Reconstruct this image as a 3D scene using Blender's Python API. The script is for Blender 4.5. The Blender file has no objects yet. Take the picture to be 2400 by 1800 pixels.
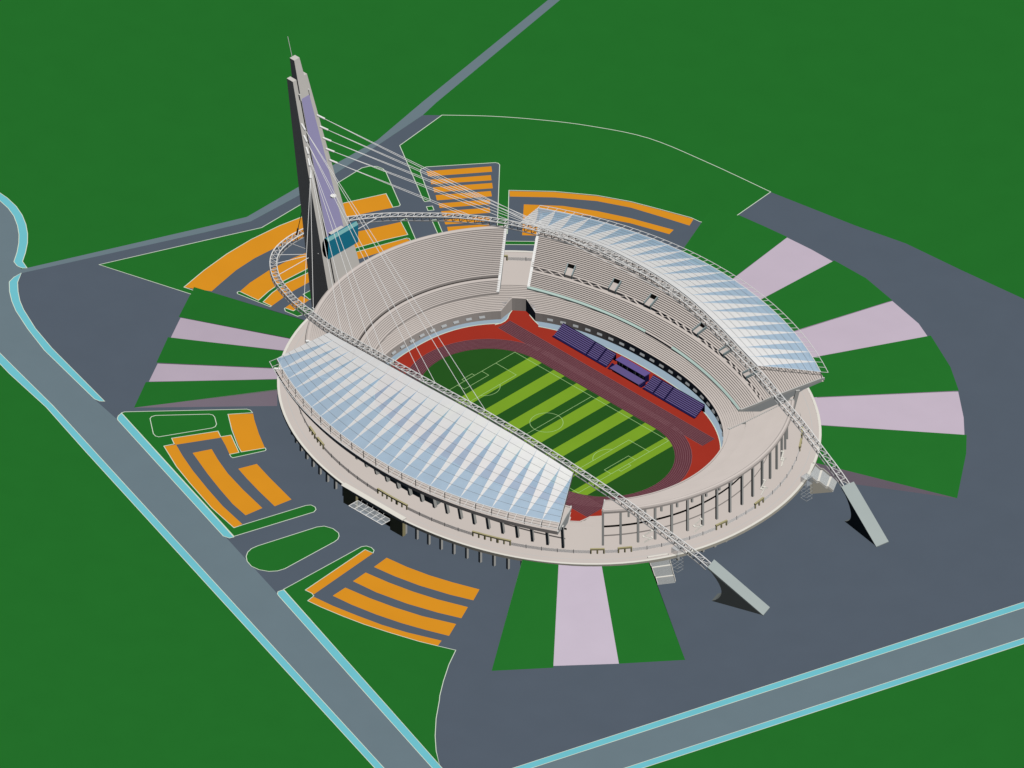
import bpy, math, random
from mathutils import Vector, geometry
random.seed(3)
sc = bpy.context.scene
COL = sc.collection
PI = math.pi
R_ = math.radians

# outlines of the ground surfaces, in metres (x, y)
GROUND = {'pavement':[(-307.95,-105.88),(-262.68,-4.49),(-252.13,20.96),(-250.86,58.02),(-251.43,87.53),(-256.85,160.11),(-249.28,167.45),(-246.63,169.95),(-242.9,173.5),(-238.53,177.62),(-233.96,181.82),(-229.65,185.61),(-225.62,188.97),(-221.57,192.23),(-217.47,195.42),(-213.26,198.58),(-208.9,201.73),(-204.47,204.89),(-199.99,208.02),(-195.36,211.12),(-190.44,214.21),(-185.12,217.29),(-179.4,220.48),(-173.36,223.77),(-166.99,226.99),(-160.29,229.94),(-153.25,232.42),(-145.8,234.34),(-137.94,235.82),(-129.79,237.02),(-121.44,238.09),(-113.01,239.18),(-103.73,240.32),(-93.52,241.42),(-83.55,242.42),(-74.95,243.25),(-68.89,243.86),(-13.13,254.3),(18.76,261.94),(58.0,265.5),(102.35,270.48),(151.88,274.28),(252.18,270.65),(341.67,181.16),(308.24,64.6),(220.53,-247.7),(245.53,-296.03),(238.86,-302.69),(125.92,-259.75),(-55.77,-204.73),(-176.82,-167.01),(-242.02,-148.48),(-292.88,-124.29)],'road_main':[(-456.68,-57.15),(-367.16,-60.01),(-355.9,-62.6),(-344.48,-67.35),(-333.79,-75.71),(-325.29,-84.54),(-318.91,-92.59),(-315.13,-98.04),(-309.17,-101.33),(-307.03,-103.8),(-305.73,-109.43),(-301.95,-114.89),(-295.43,-121.07),(-284.19,-128.31),(-265.67,-137.5),(-245.15,-144.69),(-191.04,-160.9),(-170.9,-165.13),(-167.9,-165.6),(-47.89,-202.61),(12.04,-221.21),(124.7,-255.2),(189.59,-275.76),(247.19,-294.36),(225.48,-316.65),(227.48,-314.65),(169.63,-296.87),(107.87,-277.8),(-13.76,-240.08),(-156.7,-195.96),(-204.89,-181.04),(-241.16,-171.54),(-260.35,-166.82),(-381.62,-132.21)],'road_upper':[(-310.6,-103.9),(-308.01,-98.03),(-266.32,-0.85),(-256.72,22.42),(-256.83,63.66),(-258.05,91.48),(-257.61,125.01),(-265.83,168.33),(-285.85,286.88),(-306.89,413.06),(-302.25,421.75),(-281.15,291.58),(-260.1,174.07),(-256.85,160.11),(-251.43,87.53),(-250.86,58.02),(-252.13,20.96),(-262.68,-4.49),(-306.72,-103.78),(-308.38,-107.46)],'road_lower':[(212.81,-273.31),(220.38,-246.12),(307.43,65.4),(340.22,182.61),(368.52,154.32),(335.75,37.09),(271.0,-195.5),(241.86,-299.69)],'cyan':[[(-459.57,-54.27),(-369.31,-57.86),(-362.97,-58.41),(-353.9,-60.61),(-345.59,-64.21),(-337.88,-69.03),(-330.97,-74.64),(-324.74,-80.95),(-318.96,-88.32),(-314.16,-95.43),(-308.0,-98.04),(-309.76,-100.05),(-313.25,-100.53),(-317.34,-98.98),(-322.28,-91.65),(-328.14,-84.34),(-333.7,-78.63),(-340.2,-73.23),(-348.22,-68.09),(-355.79,-65.01),(-363.98,-63.18),(-453.79,-60.04)],[(-306.8,-103.73),(-306.87,-109.44),(-305.55,-114.38),(-298.86,-120.85),(-291.38,-126.52),(-283.58,-131.29),(-266.35,-139.11),(-245.43,-147.01),(-193.01,-160.37),(-189.58,-159.82),(-187.47,-157.96),(-244.11,-142.55),(-264.09,-135.59),(-281.14,-127.58),(-288.55,-123.06),(-295.54,-117.52),(-301.98,-111.44)],[(-172.84,-159.44),(-172.32,-162.31),(-171.09,-164.48),(-169.46,-165.56),(-49.95,-202.8),(-46.24,-201.81),(-45.15,-199.36)],[(9.94,-215.55),(9.02,-218.97),(10.45,-220.88),(12.45,-221.72),(127.17,-258.52),(188.45,-278.05),(234.48,-292.64),(239.14,-287.98),(192.3,-274.2),(131.27,-254.42)],[(-375.85,-137.98),(-260.93,-166.24),(-241.16,-171.54),(-204.89,-181.04),(-156.7,-195.96),(-13.76,-240.08),(107.87,-277.8),(169.63,-296.87),(227.48,-314.65),(223.82,-318.32),(166.0,-300.5),(104.25,-281.42),(-6.65,-247.18),(-160.32,-199.58),(-206.18,-184.82),(-243.51,-176.42),(-253.71,-173.46),(-368.63,-145.2)],[(212.81,-273.31),(220.38,-246.12),(307.43,65.4),(340.22,182.61),(344.27,178.57),(311.36,61.48),(227.62,-238.88),(217.66,-274.82)],[(237.82,-295.65),(263.93,-202.57),(331.79,41.04),(364.47,158.36),(368.52,154.32),(335.75,37.09),(271.0,-195.5),(241.86,-299.69)]],'parking':[[(-130.44,-118.39),(-121.2,-108.2),(-116.52,-111.94),(-105.25,-119.67),(-93.4,-126.82),(-99.9,-138.75),(-112.43,-130.92),(-122.33,-124.54)],[(-136.29,-156.81),(-122.9,-133.92),(-117.56,-137.14),(-130.25,-159.33),(-131.57,-159.57)],[(-118.11,-136.6),(-115.14,-131.73),(-100.54,-140.06),(-102.85,-144.96),(-110.04,-140.75)],[(-134.05,-165.16),(-130.25,-159.33),(-120.1,-164.38),(-106.34,-170.3),(-87.91,-176.98),(-70.5,-182.64),(-50.64,-187.21),(-51.32,-193.04),(-73.45,-188.3),(-99.04,-179.96),(-114.99,-174.19)],[(-118.22,-158.43),(-113.35,-148.4),(-104.01,-153.04),(-90.6,-158.62),(-73.86,-163.61),(-53.67,-168.52),(-55.32,-179.95),(-67.94,-177.36),(-83.21,-172.28),(-98.09,-166.8)],[(-89.67,-151.32),(-85.68,-140.82),(-72.16,-144.94),(-48.07,-151.39),(-50.07,-162.48),(-66.57,-158.35),(-79.76,-154.57)],[(18.63,-207.36),(14.79,-156.74),(20.2,-156.17),(24.84,-206.82),(23.53,-206.96)],[(26.86,-213.66),(26.51,-208.49),(40.09,-207.11),(56.41,-204.15),(72.32,-200.77),(86.98,-196.14),(106.08,-188.23),(108.13,-193.37),(98.07,-197.58),(79.75,-203.37),(64.67,-207.59),(51.04,-210.36),(36.1,-212.77)],[(33.14,-200.36),(32.55,-189.93),(49.37,-187.47),(65.2,-184.0),(81.66,-179.24),(100.45,-171.31),(105.72,-182.08),(92.54,-187.23),(78.14,-192.12),(62.81,-196.08),(46.48,-199.04)],[(31.19,-182.6),(30.31,-171.78),(45.92,-169.54),(61.83,-166.16),(76.73,-161.78),(93.63,-155.24),(98.59,-165.31),(85.67,-170.72),(67.52,-176.67),(47.78,-181.05)],[(29.79,-164.79),(28.49,-153.56),(42.71,-151.87),(56.99,-148.78),(70.99,-144.46),(86.22,-138.76),(91.16,-148.52),(78.38,-153.78),(60.06,-159.57),(44.15,-162.95)],[(-233.71,-49.79),(-237.21,-30.74),(-239.45,-10.42),(-239.75,8.7),(-237.94,29.31),(-235.03,44.49),(-228.07,69.89),(-217.92,92.34),(-205.89,85.73),(-210.99,75.33),(-217.15,61.64),(-221.16,29.17),(-224.76,11.79),(-225.78,-2.39),(-224.87,-17.76),(-222.2,-32.01),(-220.17,-41.63)],[(-209.01,-30.73),(-210.98,-20.8),(-211.89,-5.42),(-210.99,11.77),(-203.17,56.44),(-193.23,78.95),(-181.96,73.02),(-187.87,59.84),(-192.89,44.25),(-197.96,11.03),(-198.9,-6.84),(-197.8,-19.51),(-195.64,-29.63)],[(-192.76,-28.89),(-195.41,-19.01),(-196.56,-7.0),(-194.96,8.39),(-190.05,41.79),(-184.89,56.87),(-179.33,70.24),(-177.56,70.15),(-174.43,69.31),(-179.83,53.33),(-184.52,37.41),(-188.2,1.99),(-188.54,-12.13),(-186.69,-28.45)],[(-180.25,-24.46),(-181.99,-9.91),(-176.14,-9.49),(-174.81,-23.1)],[(-171.58,142.52),(-153.39,159.34),(-134.05,173.16),(-116.66,182.29),(-97.37,189.52),(-80.75,195.45),(-77.92,189.44),(-95.41,184.24),(-113.04,178.67),(-130.72,169.83),(-149.77,155.72),(-167.75,138.89)],[(-157.0,139.08),(-140.71,153.29),(-124.0,163.11),(-105.86,171.49),(-88.8,177.64),(-81.25,180.37),(-79.98,175.78),(-102.42,168.04),(-119.98,159.09),(-135.83,148.41),(-144.36,141.03),(-129.9,123.91),(-136.81,117.57)],[(-217.49,123.44),(-195.42,152.14),(-191.47,148.81),(-213.23,120.7)],[(-210.22,119.22),(-189.66,145.99),(-185.88,142.76),(-206.79,116.56)],[(-204.03,115.09),(-183.87,141.2),(-179.97,137.83),(-200.09,112.15)],[(-197.67,110.87),(-178.88,135.22),(-174.89,132.07),(-193.71,107.83)],[(-190.98,106.32),(-173.51,129.08),(-170.13,126.24),(-187.34,103.75)],[(-184.66,102.06),(-168.13,123.48),(-164.39,120.35),(-180.71,99.41)],[(-178.01,97.47),(-162.39,117.59),(-158.85,114.65),(-174.02,94.85)],[(-171.71,93.85),(-157.17,112.36),(-153.35,109.31),(-167.71,90.84)]],'lawn':[[(-173.04,-159.23),(-172.55,-157.38),(-126.58,-107.75),(-124.53,-107.06),(-121.97,-107.89),(-130.49,-118.58),(-118.55,-127.54),(-105.34,-136.05),(-99.76,-138.88),(-93.07,-126.76),(-91.58,-127.71),(-91.37,-128.86),(-99.15,-146.15),(-100.5,-146.13),(-102.72,-145.09),(-100.32,-140.12),(-115.16,-131.48),(-118.11,-136.6),(-123.03,-133.79),(-136.29,-156.81),(-131.4,-159.66),(-134.05,-165.16),(-114.99,-174.19),(-99.04,-179.96),(-73.45,-188.3),(-51.32,-193.04),(-49.91,-187.56),(-38.32,-149.78),(-36.7,-147.48),(-33.78,-147.27),(-31.69,-148.58),(-30.78,-151.06),(-45.55,-198.81)],[(-29.84,-196.02),(-19.47,-160.09),(-17.17,-156.61),(-12.12,-154.91),(-7.03,-155.66),(-4.7,-157.51),(-3.09,-160.08),(-2.63,-162.96),(-3.78,-200.86),(-5.17,-205.26),(-8.21,-208.97),(-13.24,-211.66),(-18.47,-212.21),(-23.5,-210.56),(-27.23,-207.6),(-29.52,-204.05),(-30.42,-200.27)],[(9.69,-215.29),(11.25,-156.1),(12.68,-153.66),(15.61,-152.74),(18.56,-153.47),(20.09,-155.77),(14.62,-156.57),(18.63,-207.36),(23.53,-206.96),(25.93,-207.91),(26.86,-213.66),(36.1,-212.77),(51.04,-210.36),(64.67,-207.59),(79.75,-203.37),(98.07,-197.58),(107.98,-193.51),(118.14,-189.2),(125.09,-201.46),(134.2,-214.9),(142.78,-226.37),(145.49,-229.31),(156.72,-243.14),(168.03,-255.22),(178.44,-264.86),(189.34,-273.17)],[(-282.06,-67.71),(-257.17,-10.0),(-243.61,20.88),(-243.97,51.23),(-244.2,82.2),(-244.87,100.43),(-243.13,104.42),(-239.95,107.34),(-236.14,108.11),(-232.87,107.14),(-204.88,90.44),(-204.51,89.09),(-206.09,85.93),(-218.05,92.47),(-228.07,69.89),(-235.03,44.49),(-237.94,29.31),(-239.75,8.7),(-239.45,-10.42),(-237.21,-30.74),(-233.71,-49.79),(-225.7,-47.67),(-224.04,-51.14)],[(-209.16,-32.75),(-209.55,-31.64),(-209.02,-30.86),(-195.64,-29.63),(-197.8,-19.51),(-198.9,-6.84),(-197.96,11.03),(-192.89,44.25),(-187.67,59.65),(-181.77,73.21),(-194.3,79.86),(-193.06,83.74),(-174.97,72.75),(-175.88,69.85),(-178.55,71.14),(-179.84,70.52),(-190.05,41.79),(-194.96,8.39),(-196.56,-7.0),(-195.41,-19.01),(-192.76,-28.89),(-186.81,-28.33),(-186.79,-29.43),(-208.22,-33.32)],[(-179.92,-25.04),(-180.11,-24.32),(-174.81,-23.1),(-175.68,-14.91),(-166.98,-15.26),(-166.0,-15.19),(-169.63,-25.15),(-177.72,-26.46)],[(-182.34,-8.0),(-182.01,-1.79),(-175.9,-7.9),(-176.24,-9.13)],[(-249.28,167.45),(-246.63,169.95),(-242.9,173.5),(-238.53,177.62),(-233.96,181.82),(-229.65,185.61),(-225.62,188.97),(-221.57,192.23),(-217.47,195.42),(-213.26,198.58),(-208.9,201.73),(-204.47,204.89),(-199.99,208.02),(-195.36,211.12),(-190.44,214.21),(-185.12,217.29),(-179.4,220.48),(-173.36,223.77),(-166.99,226.99),(-160.29,229.94),(-153.25,232.42),(-145.8,234.34),(-137.94,235.82),(-129.79,237.02),(-121.44,238.09),(-113.01,239.18),(-103.73,240.32),(-93.52,241.42),(-83.55,242.42),(-74.95,243.25),(-68.89,243.86),(-65.94,212.34),(-65.28,201.45),(-76.5,196.0),(-82.54,195.38),(-97.77,189.92),(-117.06,182.69),(-134.51,173.62),(-153.79,159.74),(-172.27,142.75),(-150.25,119.95),(-143.59,112.76),(-147.59,108.76),(-193.16,156.36),(-194.74,156.81),(-196.32,156.09),(-220.35,126.29),(-220.91,122.67),(-219.96,120.96),(-197.2,106.03),(-196.19,105.19),(-196.05,104.29),(-197.36,102.16),(-198.8,102.46),(-245.23,130.33)],[(-193.36,99.31),(-191.52,102.21),(-188.2,100.11),(-190.07,97.32)],[(-182.34,92.48),(-180.57,94.92),(-168.28,87.36),(-169.49,84.83)],[(-148.23,97.73),(-138.81,107.31),(-128.14,117.64),(-118.16,124.33),(-115.85,122.02),(-125.92,115.42),(-136.56,105.06),(-145.92,95.42)]],'kerbline':[[(-157.94,-152.0),(-158.71,-150.06),(-157.96,-147.68),(-137.88,-125.84),(-135.97,-125.01),(-133.69,-125.72),(-128.23,-129.76),(-127.05,-131.97),(-127.34,-134.02),(-142.26,-161.02),(-144.05,-161.59),(-146.47,-160.89)]],'tunnel':[(-86.65,46.15),(-85.29,49.46),(-85.12,52.29),(-85.98,55.48),(-88.2,59.03),(-89.92,63.08),(-97.5,71.67),(-92.17,77.0),(-85.36,70.53),(-79.33,66.16),(-74.2,64.37),(-69.73,63.23),(-64.45,57.95),(-81.45,40.95)],'fans':[('g',[(-229.86,-45.69),(-215.65,-71.83)],(-152.03,-35.64),(-145.36,-53.27)),('p',[(-214.38,-71.72),(-204.7,-89.0)],(-145.36,-53.27),(-139.79,-64.04)),('g',[(-206.04,-89.83),(-193.4,-111.52)],(-139.79,-64.04),(-131.44,-79.13)),('p',[(-192.3,-111.67),(-183.52,-127.32)],(-131.44,-79.13),(-123.91,-86.26)),('g',[(-184.34,-128.89),(-171.71,-150.72)],(-123.91,-86.26),(-116.98,-93.59)),('g',[(146.09,-189.12),(168.07,-162.96)],(94.13,-113.13),(110.46,-100.96)),('p',[(166.82,-161.71),(190.94,-134.57)],(110.46,-100.96),(126.84,-84.01)),('g',[(190.94,-134.57),(214.26,-106.16)],(126.84,-84.01),(142.02,-63.12)),('g',[(-80.58,208.85),(-65.32,215.83),(-47.86,218.15),(-31.83,219.92)],(-40.71,130.11),(-10.51,133.72)),('p',[(-31.71,219.47),(-14.32,220.87),(2.22,221.14)],(-10.48,133.72),(10.09,133.89)),('g',[(2.31,222.37),(26.66,222.74),(51.94,218.05)],(10.14,133.89),(40.29,130.93)),('p',[(52.37,217.63),(77.94,212.65),(90.34,207.35)],(40.6,130.87),(64.31,125.11)),('g',[(90.78,209.22),(119.56,195.76),(138.99,182.92)],(64.12,125.17),(99.09,112.08)),('p',[(139.31,182.11),(159.01,166.69),(171.18,155.18)],(99.09,112.08),(119.5,94.8)),('g',[(172.01,156.0),(184.26,143.42),(211.12,109.48)],(119.5,94.8),(141.01,66.36))]}

# ------------------------------------------------------------------ materials
GAIN = 1.0 / 1.52
def lin(c):
    c = c / 255.0
    return c / 12.92 if c <= 0.04045 else ((c + 0.055) / 1.055) ** 2.4
MATS = {}
def mat(name, rgb, rough=0.9, spec=0.0, alpha=1.0, noise=0.03, scale=0.05):
    m = bpy.data.materials.new(name); m.use_nodes = True
    nt = m.node_tree; nt.nodes.clear()
    out = nt.nodes.new('ShaderNodeOutputMaterial')
    b = nt.nodes.new('ShaderNodeBsdfPrincipled')
    c = [min(0.86, lin(v) * GAIN) for v in rgb]
    b.inputs['Roughness'].default_value = rough
    b.inputs['Specular IOR Level'].default_value = spec
    b.inputs['Alpha'].default_value = alpha
    # slight tonal variation of the surface, in object space
    tc = nt.nodes.new('ShaderNodeTexCoord'); nz = nt.nodes.new('ShaderNodeTexNoise')
    nz.inputs['Scale'].default_value = scale; nz.inputs['Detail'].default_value = 4
    ramp = nt.nodes.new('ShaderNodeMapRange')
    ramp.inputs['From Min'].default_value = 0.3; ramp.inputs['From Max'].default_value = 0.7
    ramp.inputs['To Min'].default_value = 1 - noise; ramp.inputs['To Max'].default_value = 1 + noise
    mul = nt.nodes.new('ShaderNodeVectorMath'); mul.operation = 'SCALE'
    mul.inputs[0].default_value = c
    nt.links.new(tc.outputs['Object'], nz.inputs['Vector'])
    nt.links.new(nz.outputs['Fac'], ramp.inputs['Value'])
    nt.links.new(ramp.outputs['Result'], mul.inputs['Scale'])
    nt.links.new(mul.outputs['Vector'], b.inputs['Base Color'])
    nt.links.new(b.outputs['BSDF'], out.inputs['Surface'])
    MATS[name] = m
    return m
M = {}
def defm(k, *a, **kw): M[k] = mat(k, *a, **kw)
defm('grass', (36, 110, 42), noise=.02)
defm('slope_grass', (37, 112, 43), noise=.02)
defm('asphalt', (85, 95, 107), noise=.02)
defm('road', (107, 124, 132), noise=.02)
defm('cyan', (112, 193, 205), noise=.02)
defm('web', (120, 126, 124), noise=.03)  # pier sides, darkened to paint in the weaker light on them
defm('orange', (217, 145, 36), noise=.02)
defm('pink', (198, 186, 201), noise=.02)
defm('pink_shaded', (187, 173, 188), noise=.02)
defm('pink_half_shaded', (194, 180, 195), noise=.02)
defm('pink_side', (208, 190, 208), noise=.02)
defm('kerb', (214, 226, 208), noise=.02)
defm('red', (160, 51, 38), noise=.03)
defm('track', (97, 55, 64), noise=.03)
defm('lane', (142, 104, 110), noise=.02)
defm('pitch_dark', (38, 84, 32), noise=.03)
defm('pitch_light', (122, 162, 42), noise=.03)
defm('pitch_line', (168, 205, 140), noise=.0)
defm('walk', (154, 174, 190), noise=.03)
defm('concrete', (203, 194, 188), noise=.02, scale=.1)
defm('deck', (203, 194, 188), noise=.015, scale=.03)
defm('deck_edge', (226, 223, 214), noise=.02)
defm('fascia', (205, 200, 185), noise=.02)
defm('white', (240, 240, 238), noise=.01)
defm('steel', (238, 238, 236), noise=.0, rough=.6, spec=.15)
defm('truss', (232, 232, 230), noise=.0, rough=.6, spec=.1)
defm('chord_low_shaded', (165, 166, 166), noise=.0)  # lower chords greyed: their lack of light is put into the colour
defm('column', (206, 206, 202), noise=.02)
defm('grey', (190, 194, 194), noise=.02)
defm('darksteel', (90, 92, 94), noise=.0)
defm('pier', (166, 176, 174), noise=.03)
defm('tower', (205, 202, 196), noise=.02)
defm('towertop', (205, 204, 199), noise=.02)
defm('purple_glass', (165, 160, 200), noise=.02, rough=.4)
defm('teal', (42, 146, 176), noise=.02, rough=.5)
defm('teal_lit', (122, 176, 176), noise=.02)  # paler teal paints in the light on the sign's upward chamfer
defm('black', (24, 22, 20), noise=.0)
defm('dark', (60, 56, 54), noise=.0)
defm('room', (150, 158, 158), noise=.02)
defm('roof_white', (232, 232, 231), rough=.56, spec=1.0, alpha=.95, noise=.02, scale=.15)
defm('roof_blue', (165, 193, 216), rough=.45, spec=.3, alpha=.86, noise=.05, scale=.12)
defm('seam', (130, 134, 140), noise=0)
defm('ridge', (225, 232, 238), noise=0)
defm('aqua', (190, 214, 206), noise=.02)
defm('teal_grey', (150, 164, 166), noise=.02)
defm('win', (176, 180, 182), noise=.02)
defm('tan', (176, 168, 128), noise=.03, scale=.4)
defm('fence', (250, 250, 250), alpha=.45, noise=0)
defm('glass', (200, 208, 214), alpha=.38, noise=0, rough=.3, spec=.3)
defm('purple', (98, 86, 136), noise=.02)
defm('purple_dark', (36, 30, 78), noise=.02)
defm('purple_roof', (104, 89, 148), noise=.02)

# ------------------------------------------------------------------ mesh builder
class MB:
    def __init__(s): s.v = []; s.f = []; s.m = []
    def quad(s, a, b, c, d, mi=0):
        n = len(s.v); s.v += [a, b, c, d]; s.f.append((n, n+1, n+2, n+3)); s.m.append(mi)
    def tri(s, a, b, c, mi=0):
        n = len(s.v); s.v += [a, b, c]; s.f.append((n, n+1, n+2)); s.m.append(mi)
    def ngon(s, pts, mi=0):
        n = len(s.v); s.v += list(pts); s.f.append(tuple(range(n, n+len(pts)))); s.m.append(mi)
    def hexa(s, b, t, mi=0):           # b, t: four bottom and four top corners, counter-clockwise seen from above
        n = len(s.v); s.v += list(b) + list(t)
        for f in ((3,2,1,0),(4,5,6,7),(0,1,5,4),(1,2,6,5),(2,3,7,6),(3,0,4,7)):
            s.f.append(tuple(n+i for i in f)); s.m.append(mi)
    def box(s, x0, y0, z0, x1, y1, z1, mi=0):
        s.hexa([(x0,y0,z0),(x1,y0,z0),(x1,y1,z0),(x0,y1,z0)], [(x0,y0,z1),(x1,y0,z1),(x1,y1,z1),(x0,y1,z1)], mi)
    def beam(s, a, b, w, h, mi=0, up=(0,0,1)):
        a = Vector(a); b = Vector(b); t = (b-a)
        if t.length < 1e-6: return
        t.normalize(); u = Vector(up)
        if abs(t.dot(u)) > .99: u = Vector((1,0,0))
        sd = t.cross(u).normalized(); u = sd.cross(t).normalized()
        sd *= w/2; u *= h/2
        B = [a-sd-u, b-sd-u, b+sd-u, a+sd-u]; T = [a-sd+u, b-sd+u, b+sd+u, a+sd+u]
        B = [tuple(p) for p in B]; T = [tuple(p) for p in T]
        # orientation: a-sd .. keep consistent outward faces
        s.hexa([B[0],B[3],B[2],B[1]], [T[0],T[3],T[2],T[1]], mi)
    def tube(s, pts, r, n=6, mi=0, closed=False):
        P = [Vector(p) for p in pts]; N = len(P); base = len(s.v)
        for i, p in enumerate(P):
            if closed: t = P[(i+1) % N] - P[i-1]
            else: t = P[min(i+1, N-1)] - P[max(i-1, 0)]
            t.normalize(); u = Vector((0,0,1))
            if abs(t.dot(u)) > .95: u = Vector((1,0,0))
            a = t.cross(u).normalized(); b = a.cross(t)
            for k in range(n):
                th = 2*PI*k/n
                s.v.append(tuple(p + a*(r*math.cos(th)) + b*(r*math.sin(th))))
        for i in range(N if closed else N-1):
            for k in range(n):
                i2 = (i+1) % N
                s.f.append((base+i*n+k, base+i*n+(k+1)%n, base+i2*n+(k+1)%n, base+i2*n+k)); s.m.append(mi)
        if not closed:
            s.f.append(tuple(base+k for k in range(n))[::-1]); s.m.append(mi)
            s.f.append(tuple(base+(N-1)*n+k for k in range(n))); s.m.append(mi)
    def poly(s, pts2, z, mi=0):
        """flat filled outline (may be concave)"""
        tris = geometry.tessellate_polygon([[Vector((p[0], p[1], 0)) for p in pts2]])
        n = len(s.v); s.v += [(p[0], p[1], z) for p in pts2]
        for t in tris:
            a, b, c = (pts2[i] for i in t)
            cr = (b[0]-a[0])*(c[1]-a[1]) - (b[1]-a[1])*(c[0]-a[0])
            t = t if cr > 0 else t[::-1]
            s.f.append(tuple(n+i for i in t)); s.m.append(mi)
    def build(s, name, mats, parent=None, smooth=False):
        me = bpy.data.meshes.new(name)
        off = Vector(parent.matrix_world.translation) if parent else Vector((0,0,0))
        if parent:
            off = Vector(parent.location)
            p = parent.parent
            while p: off += Vector(p.location); p = p.parent
        me.from_pydata([(v[0]-off.x, v[1]-off.y, v[2]-off.z) for v in s.v], [], s.f)
        if not isinstance(mats, (list, tuple)): mats = [mats]
        for m in mats: me.materials.append(M[m])
        me.polygons.foreach_set('material_index', s.m)
        if smooth: me.polygons.foreach_set('use_smooth', [True]*len(s.f))
        me.update()
        o = bpy.data.objects.new(name, me); COL.objects.link(o)
        if parent: o.parent = parent
        return o
def thing(name, label, cat, loc=(0,0,0), group=None):
    o = bpy.data.objects.new(name, None); COL.objects.link(o); o.location = loc
    o.empty_display_size = 2
    o['label'] = label; o['category'] = cat
    if group: o['group'] = group
    return o
def struct(o, label=None):
    o['kind'] = 'structure'
    if label: o['label'] = label
    return o

# ------------------------------------------------------------------ curves
def oval(a, b, n, ph, cx=1.0):
    c, s = math.cos(ph), math.sin(ph)
    r = ((abs(c)/a)**n + (abs(s)/b)**n) ** (-1.0/n)
    return (cx + r*c, r*s)
def arc3(p0, p1, p2, n):
    """n+1 points on the circle through p0, p1, p2 from p0 to p2"""
    ax, ay = p0; bx, by = p1; cx, cy = p2
    d = 2*(ax*(by-cy)+bx*(cy-ay)+cx*(ay-by))
    ux = ((ax*ax+ay*ay)*(by-cy)+(bx*bx+by*by)*(cy-ay)+(cx*cx+cy*cy)*(ay-by))/d
    uy = ((ax*ax+ay*ay)*(cx-bx)+(bx*bx+by*by)*(ax-cx)+(cx*cx+cy*cy)*(bx-ax))/d
    r = math.hypot(ax-ux, ay-uy)
    t0 = math.atan2(ay-uy, ax-ux); t1 = math.atan2(by-uy, bx-ux); t2 = math.atan2(cy-uy, cx-ux)
    while t1-t0 > PI: t1 -= 2*PI
    while t1-t0 < -PI: t1 += 2*PI
    while t2-t1 > PI: t2 -= 2*PI
    while t2-t1 < -PI: t2 += 2*PI
    return [(ux+r*math.cos(t0+(t2-t0)*i/n), uy+r*math.sin(t0+(t2-t0)*i/n)) for i in range(n+1)]
def lerp(p, q, t): return tuple(a+(b-a)*t for a, b in zip(p, q))
def ribbon(mb, pts, w, z, h=0.0, closed=False, mi=0):
    """flat line (or a raised strip of height h) along a 2-D path"""
    N = len(pts); L = []; Rr = []
    for i in range(N):
        if closed: a, b = pts[i-1], pts[(i+1) % N]
        else: a, b = pts[max(i-1,0)], pts[min(i+1,N-1)]
        p = pts[i]
        d1 = Vector((p[0]-a[0], p[1]-a[1])); d2 = Vector((b[0]-p[0], b[1]-p[1]))
        if d1.length < 1e-6: d1 = d2.copy()
        if d2.length < 1e-6: d2 = d1.copy()
        d1.normalize(); d2.normalize(); t = d1+d2
        if t.length < .2: t = d2.copy()
        t.normalize(); k = min(2.0, 1/max(.35, t.dot(d2)))
        nx, ny = -t.y*w/2*k, t.x*w/2*k
        L.append((p[0]+nx, p[1]+ny)); Rr.append((p[0]-nx, p[1]-ny))
    for i in range(N if closed else N-1):
        j = (i+1) % N
        mb.quad((*Rr[i], z+h), (*Rr[j], z+h), (*L[j], z+h), (*L[i], z+h), mi)
        if h:
            mb.quad((*Rr[i], z), (*Rr[j], z), (*Rr[j], z+h), (*Rr[i], z+h), mi)
            mb.quad((*L[j], z), (*L[i], z), (*L[i], z+h), (*L[j], z+h), mi)

# ------------------------------------------------------------------ ground
g = MB(); g.poly([(-3000,-3000),(3000,-3000),(3000,3000),(-3000,3000)], 0)
struct(g.build('ground', 'grass'), 'flat green ground all around the stadium site')
def sheet(name, pts, z, m, label=None):
    mb = MB(); mb.poly(pts, z); return struct(mb.build(name, m), label)
sheet('pavement', GROUND['pavement'], .03, 'asphalt')
sheet('road', GROUND['road_main'], .06, 'road')
sheet('road', GROUND['road_upper'], .07, 'road')
sheet('road', GROUND['road_lower'], .08, 'road')
for p in GROUND['cyan']:
    sheet('path', p, .11, 'cyan')
    mb = MB(); ribbon(mb, p, .4, .03, .12, closed=True); struct(mb.build('kerb', 'kerb'))
for p in GROUND['lawn']:
    sheet('lawn', p, .10, 'grass')
    mb = MB(); ribbon(mb, p, .4, .03, .14, closed=True); struct(mb.build('kerb', 'kerb'))
mb = MB(); ribbon(mb, GROUND['kerbline'][0], .4, .1, .08, closed=True); struct(mb.build('kerb', 'kerb'))
for p in GROUND['parking']:
    sheet('parking_bay', p, .06, 'orange')
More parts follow.
